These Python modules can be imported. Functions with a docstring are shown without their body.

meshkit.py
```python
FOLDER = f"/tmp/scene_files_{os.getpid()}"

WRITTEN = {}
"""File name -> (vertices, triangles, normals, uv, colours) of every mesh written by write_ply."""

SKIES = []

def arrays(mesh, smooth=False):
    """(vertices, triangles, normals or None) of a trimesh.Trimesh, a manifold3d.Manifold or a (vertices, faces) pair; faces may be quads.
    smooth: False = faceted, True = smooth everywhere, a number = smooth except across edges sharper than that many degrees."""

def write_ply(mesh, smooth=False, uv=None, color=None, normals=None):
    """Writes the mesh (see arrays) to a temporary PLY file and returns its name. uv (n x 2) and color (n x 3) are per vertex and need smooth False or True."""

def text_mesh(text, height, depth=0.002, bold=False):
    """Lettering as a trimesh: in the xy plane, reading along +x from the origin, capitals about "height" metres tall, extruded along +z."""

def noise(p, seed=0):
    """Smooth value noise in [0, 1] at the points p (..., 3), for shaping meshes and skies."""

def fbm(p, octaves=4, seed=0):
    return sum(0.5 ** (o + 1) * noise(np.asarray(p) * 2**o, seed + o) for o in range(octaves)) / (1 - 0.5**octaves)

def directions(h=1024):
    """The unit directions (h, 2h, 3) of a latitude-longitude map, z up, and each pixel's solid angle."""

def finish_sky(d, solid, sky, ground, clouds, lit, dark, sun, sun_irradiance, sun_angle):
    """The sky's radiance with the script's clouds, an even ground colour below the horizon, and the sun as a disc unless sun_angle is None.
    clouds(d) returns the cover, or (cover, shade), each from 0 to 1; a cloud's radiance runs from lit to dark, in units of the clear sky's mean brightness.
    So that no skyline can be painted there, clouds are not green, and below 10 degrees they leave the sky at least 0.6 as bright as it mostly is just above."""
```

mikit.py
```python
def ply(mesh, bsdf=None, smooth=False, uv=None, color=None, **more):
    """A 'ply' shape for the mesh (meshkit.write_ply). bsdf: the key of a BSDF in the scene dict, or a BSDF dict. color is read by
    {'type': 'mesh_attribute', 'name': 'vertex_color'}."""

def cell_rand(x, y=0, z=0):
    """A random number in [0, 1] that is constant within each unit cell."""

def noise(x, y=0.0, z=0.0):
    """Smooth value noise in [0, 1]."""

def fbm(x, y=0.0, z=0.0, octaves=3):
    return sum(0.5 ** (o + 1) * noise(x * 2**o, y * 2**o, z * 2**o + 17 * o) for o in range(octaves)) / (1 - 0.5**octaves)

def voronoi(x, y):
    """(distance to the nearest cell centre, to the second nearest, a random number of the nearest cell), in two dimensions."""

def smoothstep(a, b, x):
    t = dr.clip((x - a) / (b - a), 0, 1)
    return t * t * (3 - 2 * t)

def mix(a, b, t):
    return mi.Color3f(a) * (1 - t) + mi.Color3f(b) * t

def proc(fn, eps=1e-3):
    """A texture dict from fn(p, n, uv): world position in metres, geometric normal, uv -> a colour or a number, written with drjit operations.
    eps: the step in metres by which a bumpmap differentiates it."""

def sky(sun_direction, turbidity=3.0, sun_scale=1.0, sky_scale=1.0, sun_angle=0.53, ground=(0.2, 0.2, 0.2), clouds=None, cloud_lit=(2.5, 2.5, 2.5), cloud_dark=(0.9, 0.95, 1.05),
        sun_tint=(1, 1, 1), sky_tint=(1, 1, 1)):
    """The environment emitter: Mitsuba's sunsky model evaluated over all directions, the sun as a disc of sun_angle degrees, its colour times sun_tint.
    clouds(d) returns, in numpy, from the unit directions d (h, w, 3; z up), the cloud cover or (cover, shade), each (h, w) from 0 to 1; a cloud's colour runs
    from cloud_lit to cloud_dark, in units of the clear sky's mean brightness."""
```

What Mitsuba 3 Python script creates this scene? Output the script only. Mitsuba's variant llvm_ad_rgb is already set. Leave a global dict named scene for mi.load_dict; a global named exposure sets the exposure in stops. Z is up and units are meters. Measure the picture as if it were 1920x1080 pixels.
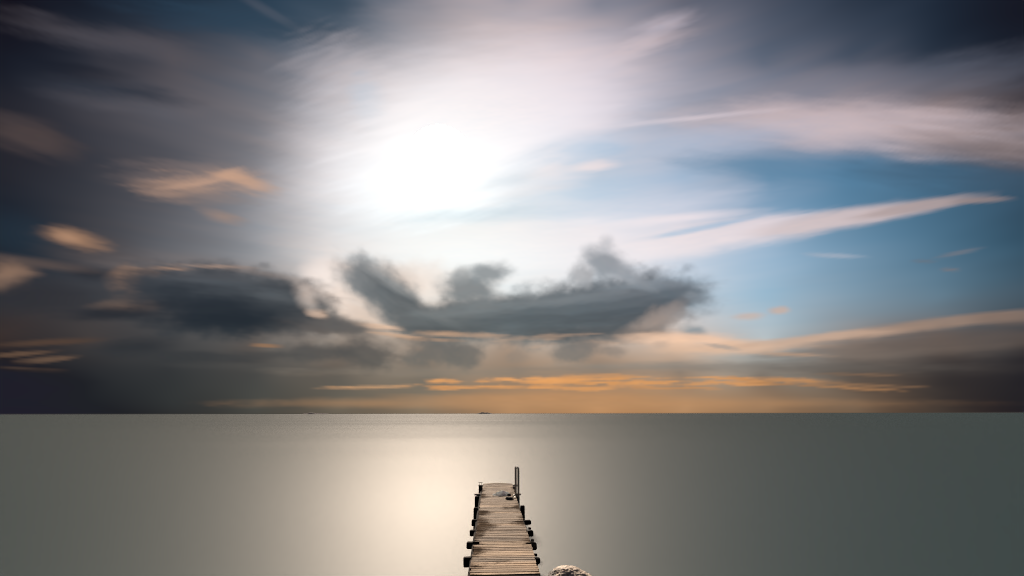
"""A narrow wooden bathing pier running out over a still sea under a broken evening sky."""
import math
import random

import drjit as dr
import manifold3d as m3
import mitsuba as mi
import numpy as np
import trimesh
from scipy.interpolate import RBFInterpolator

import meshkit
import mikit

rng = np.random.default_rng(7)
random.seed(7)
T = mi.ScalarTransform4f
scene, labels = {"type": "scene"}, {}

# ------------------------------------------------------------------ camera, sky, exposure
PITCH = math.atan(235.4 / 960)
CAM = np.array([0.0, 0.0, 3.3])
ahead = np.array([0, math.cos(PITCH), math.sin(PITCH)])
scene["camera"] = {
    "type": "perspective", "fov": 90.0, "fov_axis": "x", "near_clip": 0.05, "far_clip": 200000.0,
    "to_world": T().look_at(origin=CAM.tolist(), target=(CAM + ahead).tolist(), up=[math.sin(math.radians(0.1)), 0, math.cos(math.radians(0.1))]),
}
exposure = 2.05

def cloud_field(veil, layers):
    """Cloud cover and shade over all directions. veil: a thin overcast through points (azimuth, elevation, cover, light), light from
    0 (unlit underside) to 1 (sunlit); layers: cloud banks, back to front, (azimuth, elevation, half length, half height, tilt, cover, light,
    density, softness, raggedness, kind), angles in degrees, azimuth from north (+y) to the east."""
    def unit(az, el):
        az, el = np.radians(az), np.radians(el)
        return np.stack([np.sin(az) * np.cos(el), np.cos(az) * np.cos(el), np.sin(el)], -1)

    def fn(d):
        shape = d.shape[:2]
        d = d.reshape(-1, 3)
        v = np.array(veil, float)
        drift = np.stack([meshkit.fbm(d * [5, 5, 16], 3, 40 + k) - 0.5 for k in range(3)], -1)
        dv = d + drift * [0.05, 0.05, 0.03]
        keep = np.abs(d[:, 2]) < 2
        field = RBFInterpolator(unit(v[:, 0], v[:, 1]), np.stack([v[:, 2], np.sqrt(v[:, 3])], -1), kernel="linear", smoothing=0.002)
        cover, light = field(dv).T
        streak = meshkit.fbm(d * [7, 7, 60], 4, 90) - 0.5
        light = np.clip(light, 0, 1) ** 2 * (1 + 0.42 * streak * np.clip((d[:, 2] - 0.1) * 8, 0, 1))
        cover = np.clip(cover, 0, 1)
        lit = cover * light
        for n, (az, el, a, b, tilt, c, l, dens, soft, rag, kind) in enumerate(layers):
            o = unit(az, el)
            e1 = np.array([math.cos(math.radians(az)), -math.sin(math.radians(az)), 0])
            e2 = np.cross(e1, o)
            t = math.radians(tilt)
            e1, e2 = e1 * math.cos(t) + e2 * math.sin(t), e2 * math.cos(t) - e1 * math.sin(t)
            reach = math.radians(max(a, b) * 1.7 * (1 + soft + rag) + 1.5)
            near = np.nonzero(d @ o > math.cos(min(reach, 1.4)))[0]
            q = d[near]
            w = q @ o
            x, y = np.degrees(q @ e1 / w), np.degrees(q @ e2 / w)
            if kind == "s":      # drawn out by the wind
                f1, f2 = 0.25, 1.6
            else:                # heaped
                f1, f2 = 0.5, 0.75
            p = np.stack([x * f1, y * f2, x * 0 + n * 3.7], -1)
            wx, wy = meshkit.fbm(p, 4, n) - 0.5, meshkit.fbm(p + 31.7, 4, n + 500) - 0.5
            fine = meshkit.fbm(p * 2.7 + 11.1, 3, n + 900) - 0.5
            k = rag * (3.4 if kind == "s" else 2.8)
            r = np.hypot((x + wx * k * a * 0.55) / a, (y + wy * k * b) / b) + fine * rag * 0.8
            t = np.clip((1 + soft - r) / (2 * soft), 0, 1)
            al = dens * t * t * (3 - 2 * t)
            cover[near] = cover[near] * (1 - al) + c * al
            lit[near] = lit[near] * (1 - al) + c * l * (1 + 0.5 * fine * min(rag, 0.6)) * al
        shade = 1 - lit / np.maximum(cover, 1e-6)
        return cover.reshape(shape), np.clip(shade, 0, 1).reshape(shape)

    return fn


VEIL = [
    (-50.0, 30.7, np.float64(1.0), 0.0), (-44.8, 33.3, np.float64(0.986), 0.0), (-38.4, 35.9, np.float64(0.96), 0.0), (-30.7, 38.4, np.float64(0.911), 0.0), (-21.6, 40.6, np.float64(0.869), 0.000719),
    (-11.2, 42.1, np.float64(0.69), 0.011101), (0.1, 42.7, np.float64(0.526), 0.024083), (11.3, 42.1, np.float64(0.62), 0.014185), (21.7, 40.6, np.float64(0.77), 0.006136),
    (30.8, 38.3, np.float64(0.836), 0.002629), (38.5, 35.8, np.float64(0.911), 0.000686), (44.8, 33.1, np.float64(0.96), 4.1e-05), (49.8, 30.7, np.float64(0.989), 0.0),
    (-49.1, 27.1, np.float64(0.994), 0.0), (-43.9, 29.3, np.float64(0.956), 0.001022), (-37.6, 31.7, np.float64(0.911), 0.003475), (-30.0, 34.0, np.float64(0.836), 0.005153),
    (-21.0, 36.0, np.float64(0.715), 0.011491), (-10.9, 37.4, np.float64(0.496), 0.034732), (0.1, 37.9, np.float64(0.193), 0.152922), (11.0, 37.4, np.float64(0.318), 0.067894),
    (21.1, 36.0, np.float64(0.564), 0.018856), (30.1, 33.9, np.float64(0.747), 0.004719), (37.7, 31.6, np.float64(0.842), 0.002272), (44.0, 29.2, np.float64(0.927), 0.000516),
    (49.0, 27.0, np.float64(0.976), 4e-05), (-48.3, 22.8, np.float64(0.983), 0.000487), (-43.0, 24.8, np.float64(0.951), 0.001478), (-36.8, 26.8, np.float64(0.893), 0.003542),
    (-29.3, 28.8, np.float64(0.808), 0.008175), (-20.5, 30.6, np.float64(0.601), 0.025983), (-10.5, 31.8, np.float64(0.284), 0.10385), (0.0, 32.2, np.float64(0.146), 0.217044),
    (10.6, 31.8, np.float64(0.329), 0.071331), (20.5, 30.5, np.float64(0.445), 0.035078), (29.3, 28.7, np.float64(0.516), 0.033401), (36.8, 26.7, np.float64(0.564), 0.033523),
    (43.1, 24.7, np.float64(0.8), 0.013289), (48.1, 22.7, np.float64(0.932), 0.003783), (-47.4, 18.4, np.float64(0.986), 0.000357), (-42.2, 20.0, np.float64(0.964), 0.001013),
    (-35.9, 21.7, np.float64(0.927), 0.003045), (-28.5, 23.3, np.float64(0.822), 0.008663), (-19.9, 24.8, np.float64(0.506), 0.050209), (-10.3, 25.8, np.float64(0.34), 0.093422),
    (0.0, 26.1, np.float64(0.372), 0.057988), (10.3, 25.7, np.float64(0.372), 0.037906), (20.0, 24.7, np.float64(0.383), 0.02779), (28.6, 23.3, np.float64(0.554), 0.003963),
    (36.0, 21.6, np.float64(0.655), 0.000537), (42.2, 19.9, np.float64(0.755), 0.000207), (47.3, 18.3, np.float64(0.881), 0.000709), (-46.6, 13.9, np.float64(0.979), 0.0),
    (-41.4, 15.1, np.float64(0.964), 0.001458), (-35.2, 16.4, np.float64(0.899), 0.004344), (-27.8, 17.6, np.float64(0.77), 0.012182), (-19.4, 18.7, np.float64(0.545), 0.044805),
    (-10.0, 19.5, np.float64(0.456), 0.06483), (0.0, 19.7, np.float64(0.383), 0.08291), (10.0, 19.4, np.float64(0.329), 0.099941), (19.4, 18.7, np.float64(0.383), 0.071682),
    (27.9, 17.5, np.float64(0.456), 0.019288), (35.2, 16.3, np.float64(0.629), 0.003495), (41.4, 15.0, np.float64(0.763), 0.000627), (46.4, 13.8, np.float64(0.875), 0.0),
    (-45.8, 9.3, np.float64(0.979), 0.000808), (-40.6, 10.2, np.float64(0.968), 0.00122), (-34.4, 11.0, np.float64(0.927), 0.0051), (-27.2, 11.8, np.float64(0.849), 0.011776),
    (-18.9, 12.5, np.float64(0.629), 0.046993), (-9.7, 13.0, np.float64(0.583), 0.050688), (-0.0, 13.2, np.float64(0.496), 0.055308), (9.7, 13.0, np.float64(0.486), 0.046296),
    (18.9, 12.5, np.float64(0.496), 0.026955), (27.2, 11.7, np.float64(0.526), 0.014569), (34.4, 10.9, np.float64(0.681), 0.006939), (40.5, 10.0, np.float64(0.77), 0.003245),
    (45.6, 9.2, np.float64(0.887), 0.001332), (-45.1, 5.6, np.float64(0.994), 0.00166), (-39.9, 6.1, np.float64(0.979), 0.001954), (-33.8, 6.6, np.float64(0.968), 0.001977),
    (-26.7, 7.1, np.float64(0.96), 0.004485), (-18.5, 7.5, np.float64(0.947), 0.010563), (-9.5, 7.7, np.float64(0.927), 0.016859), (-0.0, 7.8, np.float64(0.899), 0.021027),
    (9.5, 7.7, np.float64(0.881), 0.02345), (18.5, 7.4, np.float64(0.8), 0.042477), (26.6, 7.0, np.float64(0.646), 0.024171), (33.8, 6.5, np.float64(0.869), 0.012995),
    (39.9, 6.0, np.float64(0.947), 0.006447), (44.9, 5.5, np.float64(0.983), 0.001431), (-44.7, 3.1, np.float64(0.998), 0.0), (-39.5, 3.4, np.float64(0.991), 0.000355),
    (-33.4, 3.7, np.float64(0.983), 0.000805), (-26.3, 3.9, np.float64(0.972), 0.001969), (-18.3, 4.1, np.float64(0.96), 0.004068), (-9.4, 4.3, np.float64(0.942), 0.007009),
    (-0.0, 4.3, np.float64(0.937), 0.012048), (9.3, 4.2, np.float64(0.932), 0.012113), (18.2, 4.1, np.float64(0.922), 0.012251), (26.3, 3.8, np.float64(0.932), 0.007639),
    (33.4, 3.6, np.float64(0.964), 0.004051), (39.5, 3.3, np.float64(0.983), 0.001431), (44.5, 3.0, np.float64(0.994), 0.000246), (-44.3, 0.5, np.float64(0.998), 0.0),
    (-39.1, 0.5, np.float64(0.994), 8.8e-05), (-33.0, 0.5, np.float64(0.983), 0.000636), (-26.0, 0.6, np.float64(0.968), 0.001977), (-18.0, 0.6, np.float64(0.951), 0.00543),
    (-9.2, 0.6, np.float64(0.937), 0.010016), (-0.0, 0.6, np.float64(0.964), 0.023332), (9.2, 0.6, np.float64(0.964), 0.025317), (18.0, 0.5, np.float64(0.951), 0.022676),
    (25.9, 0.5, np.float64(0.951), 0.014823), (33.0, 0.4, np.float64(0.956), 0.00801), (39.0, 0.4, np.float64(0.979), 0.002552), (44.1, 0.4, np.float64(0.994), 0.000246),
    (60, 2, np.float64(0.991), 0.000246), (60, 12, np.float64(0.979), 0.000489), (60, 25, np.float64(0.96), 0.000651), (60, 45, np.float64(0.947), 0.000258), (85, 2, np.float64(0.991), 0.000246),
    (85, 12, np.float64(0.979), 0.000489), (85, 25, np.float64(0.956), 0.000654), (85, 45, np.float64(0.942), 0.000259), (120, 2, np.float64(0.991), 0.000246), (120, 12, np.float64(0.979), 0.000489),
    (120, 25, np.float64(0.956), 0.000654), (120, 45, np.float64(0.937), 0.000261), (160, 2, np.float64(0.994), 0.000246), (160, 12, np.float64(0.983), 0.000487),
    (160, 25, np.float64(0.96), 0.000651), (160, 45, np.float64(0.942), 0.000259), (200, 2, np.float64(0.994), 0.000246), (200, 12, np.float64(0.983), 0.000487), (200, 25, np.float64(0.96), 0.000651),
    (200, 45, np.float64(0.942), 0.000259), (240, 2, np.float64(0.991), 0.000246), (240, 12, np.float64(0.979), 0.000489), (240, 25, np.float64(0.956), 0.000654),
    (240, 45, np.float64(0.942), 0.000259), (275, 2, np.float64(0.991), 0.000246), (275, 12, np.float64(0.979), 0.000489), (275, 25, np.float64(0.96), 0.000651),
    (275, 45, np.float64(0.942), 0.000259), (300, 2, np.float64(0.994), 0.000246), (300, 12, np.float64(0.983), 0.000487), (300, 25, np.float64(0.964), 0.000648),
    (300, 45, np.float64(0.951), 0.000164), (0, 55, np.float64(0.62), 0.012357), (-30, 55, np.float64(0.842), 0.001159), (30, 55, np.float64(0.785), 0.002437), (0, 70, np.float64(0.723), 0.004377),
    (90, 70, np.float64(0.849), 0.001392), (-90, 70, np.float64(0.862), 0.001133), (180, 70, np.float64(0.869), 0.000911), (0, 90, np.float64(0.808), 0.002044),
]
LAYERS = [
    (-31.03, 37.0, 6.45, 1.16, 13.8, np.float64(0.893), 0.0, 0.8, 0.9, 0.5, 's'), (-40.79, 27.63, 3.95, 0.71, 12.2, np.float64(0.956), 0.000368, 0.7, 0.8, 0.5, 's'),
    (-45.17, 27.96, 2.88, 0.58, 15.3, np.float64(0.986), 0.0, 0.6, 0.9, 0.5, 's'), (-40.73, 31.72, 6.0, 0.87, 10.4, np.float64(0.893), 0.003947, 0.6, 0.9, 0.5, 's'),
    (-36.41, 27.42, 5.96, 0.66, 9.5, np.float64(0.875), 0.004922, 0.4, 0.9, 0.5, 's'), (-29.58, 38.22, 2.42, 0.38, -12.7, np.float64(0.842), 0.002967, 0.5, 0.9, 0.4, 's'),
    (-5.51, 39.74, 6.93, 5.28, 3.4, np.float64(0.526), 0.031237, 0.5, 1, 0.3, 's'), (-20.78, 33.6, 3.66, 3.34, 30.5, np.float64(0.456), 0.045349, 0.6, 0.9, 0.4, 's'),
    (-17.61, 32.57, 1.38, 2.01, 19.2, np.float64(0.414), 0.028872, 0.8, 0.8, 0.5, 's'), (15.29, 37.77, 4.27, 0.6, 5.7, np.float64(0.361), 0.067577, 0.7, 0.8, 0.5, 's'),
    (19.01, 39.31, 2.14, 0.63, 4.9, np.float64(0.329), 0.065627, 0.7, 0.9, 0.5, 's'), (11.58, 36.73, 3.66, 0.35, 6.2, np.float64(0.34), 0.071885, 0.6, 0.8, 0.5, 's'),
    (35.42, 29.53, 13.33, 1.31, -10.5, np.float64(0.715), 0.008539, 0.4, 1, 0.4, 's'), (36.66, 25.89, 12.28, 1.66, -21.5, np.float64(0.466), 0.054526, 0.85, 0.8, 0.35, 's'),
    (45.68, 21.27, 5.26, 1.24, -28.1, np.float64(0.875), 0.010045, 0.6, 0.9, 0.4, 's'), (20.5, 30.31, 6.62, 0.21, -4.7, np.float64(0.307), 0.089441, 0.6, 0.8, 0.4, 's'),
    (21.41, 27.73, 7.62, 1.06, -2.2, np.float64(0.329), 0.047534, 0.6, 0.9, 0.4, 's'), (8.52, 28.65, 3.95, 1.22, -0.3, np.float64(0.284), 0.032992, 0.7, 0.8, 0.5, 's'),
    (31.56, 23.24, 9.02, 1.09, -18.1, np.float64(0.592), 0.000808, 0.7, 0.8, 0.4, 's'), (42.18, 19.81, 5.68, 0.88, -22.2, np.float64(0.822), 0.000582, 0.6, 0.9, 0.4, 's'),
    (-4.51, 26.05, 3.48, 2.27, 40.9, np.float64(0.404), 0.03869, 0.4, 0.9, 0.4, 's'), (1.34, 28.37, 3.17, 0.45, 7.0, np.float64(0.296), 0.107333, 0.7, 0.8, 0.5, 's'),
    (3.27, 26.36, 2.32, 0.68, 6.3, np.float64(0.35), 0.08738, 0.7, 0.8, 0.5, 's'), (9.4, 26.7, 2.38, 0.51, 1.6, np.float64(0.361), 0.084769, 0.9, 0.7, 0.4, 's'),
    (5.17, 24.76, 2.61, 0.29, 1.7, np.float64(0.383), 0.069003, 0.7, 0.8, 0.4, 's'), (-5.05, 21.13, 8.82, 0.41, 5.7, np.float64(0.445), 0.040537, 0.5, 0.9, 0.5, 's'),
    (3.2, 22.33, 9.41, 0.7, 0.7, np.float64(0.383), 0.058795, 0.4, 0.9, 0.5, 's'), (17.96, 21.91, 6.99, 1.01, 1.3, np.float64(0.318), 0.067894, 0.6, 0.9, 0.4, 's'),
    (22.13, 18.0, 9.79, 1.44, 2.4, np.float64(0.404), 0.078565, 0.9, 0.55, 0.3, 's'), (33.62, 17.84, 6.36, 0.96, 0.2, np.float64(0.545), 0.048462, 0.9, 0.5, 0.25, 's'),
    (40.29, 17.65, 3.97, 0.46, -3.1, np.float64(0.706), 0.025559, 0.9, 0.5, 0.25, 's'), (44.4, 17.17, 1.61, 0.22, -12.3, np.float64(0.808), 0.014814, 0.8, 0.6, 0.2, 's'),
    (17.84, 20.4, 6.49, 0.45, -0.3, np.float64(0.329), 0.099941, 0.8, 0.7, 0.3, 's'), (20.0, 18.98, 5.28, 0.28, 4.8, np.float64(0.393), 0.022347, 0.75, 0.7, 0.3, 's'),
    (13.52, 17.46, 3.95, 1.04, 1.9, np.float64(0.383), 0.085845, 0.8, 0.7, 0.4, 's'), (33.17, 14.66, 1.93, 0.2, -11.9, np.float64(0.564), 0.021211, 0.7, 0.7, 0.4, 's'),
    (42.32, 13.17, 1.29, 0.18, 4.0, np.float64(0.815), 0.006904, 0.7, 0.7, 0.3, 's'), (40.09, 12.91, 0.72, 0.14, -10.8, np.float64(0.829), 0.005196, 0.6, 0.7, 0.3, 's'),
    (41.57, 11.89, 0.55, 0.14, -10.5, np.float64(0.849), 0.007774, 0.7, 0.7, 0.3, 's'), (27.93, 9.89, 0.8, 0.37, -5.3, np.float64(0.785), 0.031081, 0.8, 0.6, 0.4, 'c'),
    (24.96, 9.6, 1.28, 0.32, -1.3, np.float64(0.755), 0.031061, 0.8, 0.7, 0.4, 's'), (-10.28, 26.33, 10.86, 6.66, 18.2, np.float64(0.393), 0.072405, 0.6, 1, 0.12, 's'),
    (0.04, 34.33, 10.06, 4.18, 1.8, np.float64(0.158), 0.193809, 0.7, 1, 0.2, 's'), (0.01, 18.42, 13.68, 2.73, 1.9, np.float64(0.414), 0.073913, 0.8, 0.95, 0.3, 's'),
    (-6.58, 30.7, 11.34, 5.4, 12.8, np.float64(0.228), 0.134418, 0.75, 0.95, 0.2, 's'), (3.38, 32.43, 6.75, 2.14, 3.8, np.float64(0.17), 0.180368, 0.6, 0.9, 0.4, 's'),
    (-11.52, 25.96, 7.39, 4.44, 16.8, np.float64(0.307), 0.099853, 0.85, 0.9, 0.2, 's'), (-1.98, 33.0, 7.89, 2.92, 4.8, np.float64(0.134), 0.244615, 0.75, 0.9, 0.3, 's'),
    (0.01, 18.07, 10.71, 1.66, 1.9, np.float64(0.393), 0.080673, 0.8, 0.8, 0.3, 's'), (4.48, 22.47, 11.14, 0.93, 1.2, np.float64(0.361), 0.04998, 0.55, 0.9, 0.5, 's'),
    (-5.07, 21.89, 7.05, 0.58, 5.8, np.float64(0.445), 0.038674, 0.5, 0.9, 0.5, 's'), (12.11, 24.46, 6.18, 1.02, 0.8, np.float64(0.34), 0.039364, 0.55, 0.9, 0.5, 's'),
    (1.66, 27.8, 3.45, 0.9, 18.6, np.float64(0.307), 0.050945, 0.5, 0.9, 0.5, 's'), (-8.56, 27.9, 8.58, 5.07, 17.5, 0.16, 0.226562, 0.97, 0.7, 0.25, 's'),
    (-1.97, 32.47, 6.22, 2.46, 6.6, 0.2, 0.1625, 0.7, 0.95, 0.4, 's'), (0.02, 25.66, 2.92, 0.69, 11.6, np.float64(0.361), 0.04998, 0.35, 0.9, 0.4, 's'),
    (-46.13, 22.0, 2.43, 1.19, -6.2, np.float64(0.96), 0.003295, 0.8, 0.7, 0.4, 's'), (-47.01, 23.1, 1.79, 0.42, 9.3, np.float64(0.964), 0.001985, 0.5, 0.8, 0.4, 's'),
    (-32.78, 21.94, 4.11, 1.3, 6.5, np.float64(0.862), 0.013873, 0.55, 1, 0.7, 's'), (-34.51, 21.05, 2.6, 0.64, 9.1, np.float64(0.862), 0.028313, 0.6, 0.95, 0.9, 's'),
    (-32.34, 22.14, 2.71, 0.49, 24.3, np.float64(0.849), 0.029912, 0.65, 0.9, 0.9, 's'), (-29.71, 22.59, 2.5, 0.62, -3.5, np.float64(0.856), 0.032054, 0.75, 0.9, 0.8, 's'),
    (-30.91, 23.07, 1.11, 0.35, 21.8, np.float64(0.849), 0.031096, 0.6, 0.9, 0.8, 's'), (-35.26, 20.08, 2.45, 0.59, 1.6, np.float64(0.887), 0.014264, 0.5, 1, 0.9, 's'),
    (-32.13, 20.65, 2.62, 0.36, 0.9, np.float64(0.862), 0.013092, 0.4, 0.9, 0.9, 's'), (-31.19, 18.92, 1.51, 0.46, -5.1, np.float64(0.881), 0.017732, 0.6, 1, 0.7, 's'),
    (-44.73, 14.36, 2.85, 1.13, -0.0, np.float64(0.964), 0.0, 0.5, 0.9, 0.4, 's'), (-39.99, 13.53, 2.92, 1.39, -4.4, np.float64(0.96), 0.002939, 0.6, 0.8, 0.5, 's'),
    (-41.85, 14.7, 1.6, 0.54, -5.7, np.float64(0.942), 0.01917, 0.75, 0.9, 0.8, 's'), (-42.76, 14.81, 0.81, 0.36, -5.4, np.float64(0.922), 0.024417, 0.6, 0.9, 0.8, 's'),
    (-40.18, 11.89, 1.62, 0.6, 3.3, np.float64(0.983), 0.000487, 0.8, 0.8, 0.4, 's'), (-44.35, 12.13, 3.5, 0.39, 0.5, np.float64(0.96), 0.004923, 0.7, 0.8, 0.5, 's'),
    (-45.63, 10.66, 1.09, 1.02, 10.6, np.float64(0.942), 0.013437, 0.8, 0.8, 0.7, 'c'), (-44.86, 11.33, 0.94, 0.34, 2.6, np.float64(0.947), 0.011234, 0.6, 0.9, 0.8, 's'),
    (-43.85, 9.21, 4.13, 1.04, 8.6, np.float64(0.983), 0.000636, 0.6, 0.9, 0.4, 's'), (-33.92, 13.73, 5.05, 0.8, 4.2, np.float64(0.893), 0.008571, 0.5, 0.9, 0.4, 's'),
    (-19.95, 11.88, 2.12, 3.94, 4.2, np.float64(0.611), 0.057585, 0.8, 0.8, 0.3, 'c'), (-20.9, 14.17, 1.79, 1.34, 5.2, np.float64(0.545), 0.06452, 0.8, 0.8, 0.3, 'c'),
    (-10.95, 14.14, 3.46, 1.99, 2.6, np.float64(0.611), 0.05381, 0.8, 0.7, 0.4, 'c'), (2.46, 13.76, 4.77, 0.95, -0.7, np.float64(0.466), 0.056685, 0.5, 0.9, 0.3, 's'),
    (-16.48, 9.82, 5.0, 2.26, -17.8, np.float64(0.755), 0.042031, 0.6, 0.8, 0.5, 's'), (-37.85, 11.6, 1.14, 1.05, 8.8, np.float64(0.947), 0.013369, 0.9, 0.66, 0.46, 'c'),
    (-36.5, 12.53, 1.59, 0.39, -0.8, np.float64(0.932), 0.015131, 0.9, 0.6, 0.5, 's'), (-37.09, 9.67, 2.32, 0.62, 12.1, np.float64(0.956), 0.009195, 0.8, 0.7, 0.5, 's'),
    (-34.05, 11.49, 4.59, 1.5, 5.2, np.float64(0.968), 0.001008, 0.9, 0.6, 0.5, 's'), (-29.12, 11.87, 7.86, 2.2, 0.7, np.float64(0.96), 0.001231, 0.97, 0.46, 0.37, 'c'),
    (-28.86, 9.63, 6.93, 2.09, 2.9, np.float64(0.976), 0.00064, 0.97, 0.46, 0.37, 'c'), (-23.81, 10.76, 3.81, 2.44, -10.5, np.float64(0.956), 0.001727, 0.95, 0.46, 0.42, 'c'),
    (-28.33, 9.15, 6.52, 1.16, 2.5, np.float64(0.986), 8.9e-05, 0.85, 0.8, 0.4, 's'), (-31.76, 10.8, 4.38, 1.02, 3.0, np.float64(0.979), 0.000359, 0.6, 0.9, 0.5, 's'),
    (-20.82, 9.42, 4.23, 1.1, -13.4, np.float64(0.964), 0.001711, 0.9, 0.56, 0.42, 'c'), (-18.63, 8.92, 3.76, 0.62, -1.3, np.float64(0.968), 0.001452, 0.85, 0.6, 0.4, 's'),
    (-34.73, 13.3, 1.4, 0.2, 4.1, np.float64(0.916), 0.01792, 0.75, 0.7, 0.9, 's'), (-31.49, 13.99, 2.75, 0.18, 4.8, np.float64(0.887), 0.019415, 0.7, 0.8, 0.9, 's'),
    (-26.42, 13.89, 3.4, 0.27, -2.2, np.float64(0.899), 0.010437, 0.5, 0.9, 0.8, 's'), (-29.75, 13.12, 4.12, 0.47, 2.7, np.float64(0.932), 0.003395, 0.5, 0.9, 0.6, 's'),
    (-31.99, 12.57, 3.94, 0.41, 3.0, np.float64(0.922), 0.003063, 0.5, 0.9, 0.9, 's'), (-27.19, 11.81, 5.26, 0.48, 1.4, np.float64(0.932), 0.002683, 0.45, 0.9, 0.9, 's'),
    (-29.87, 10.22, 5.45, 0.42, 3.4, np.float64(0.983), 0.000248, 0.5, 0.9, 0.9, 's'), (-24.15, 11.55, 3.03, 0.38, -8.0, np.float64(0.922), 0.003434, 0.45, 0.9, 0.9, 's'),
    (-21.62, 12.6, 2.11, 0.44, -20.7, np.float64(0.836), 0.017774, 0.5, 0.9, 0.8, 's'), (-38.3, 8.67, 2.98, 0.52, 6.7, np.float64(0.986), 0.000357, 0.85, 0.8, 0.5, 's'),
    (-21.04, 10.18, 0.95, 0.33, -11.1, np.float64(0.815), 0.041725, 0.7, 0.8, 0.7, 's'), (-22.34, 11.7, 0.73, 1.43, 30.4, np.float64(0.681), 0.046577, 0.5, 0.9, 0.5, 'c'),
    (-18.27, 15.19, 1.63, 0.45, -7.8, np.float64(0.664), 0.046124, 0.55, 0.9, 0.7, 's'), (-13.05, 14.62, 2.28, 1.16, -27.4, np.float64(0.763), 0.032012, 0.6, 0.8, 0.5, 'c'),
    (-15.96, 13.87, 3.14, 2.05, -31.2, np.float64(0.875), 0.006429, 0.95, 0.56, 0.39, 'c'), (-13.07, 11.71, 3.68, 2.07, -35.9, np.float64(0.905), 0.004759, 0.97, 0.51, 0.31, 'c'),
    (-9.88, 9.6, 4.08, 1.86, -26.6, np.float64(0.927), 0.003804, 0.97, 0.51, 0.31, 'c'), (-6.04, 10.16, 6.48, 2.13, 4.0, np.float64(0.922), 0.004239, 0.97, 0.51, 0.31, 'c'),
    (-0.01, 10.38, 8.34, 2.38, 3.9, np.float64(0.922), 0.003826, 0.97, 0.48, 0.28, 'c'), (6.64, 10.83, 8.83, 3.07, 4.7, np.float64(0.911), 0.003475, 0.97, 0.46, 0.31, 'c'),
    (13.17, 11.54, 7.09, 3.19, 5.4, np.float64(0.905), 0.003497, 0.97, 0.46, 0.31, 'c'), (17.9, 12.53, 2.61, 1.37, -10.4, np.float64(0.881), 0.004001, 0.95, 0.56, 0.39, 'c'),
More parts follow.
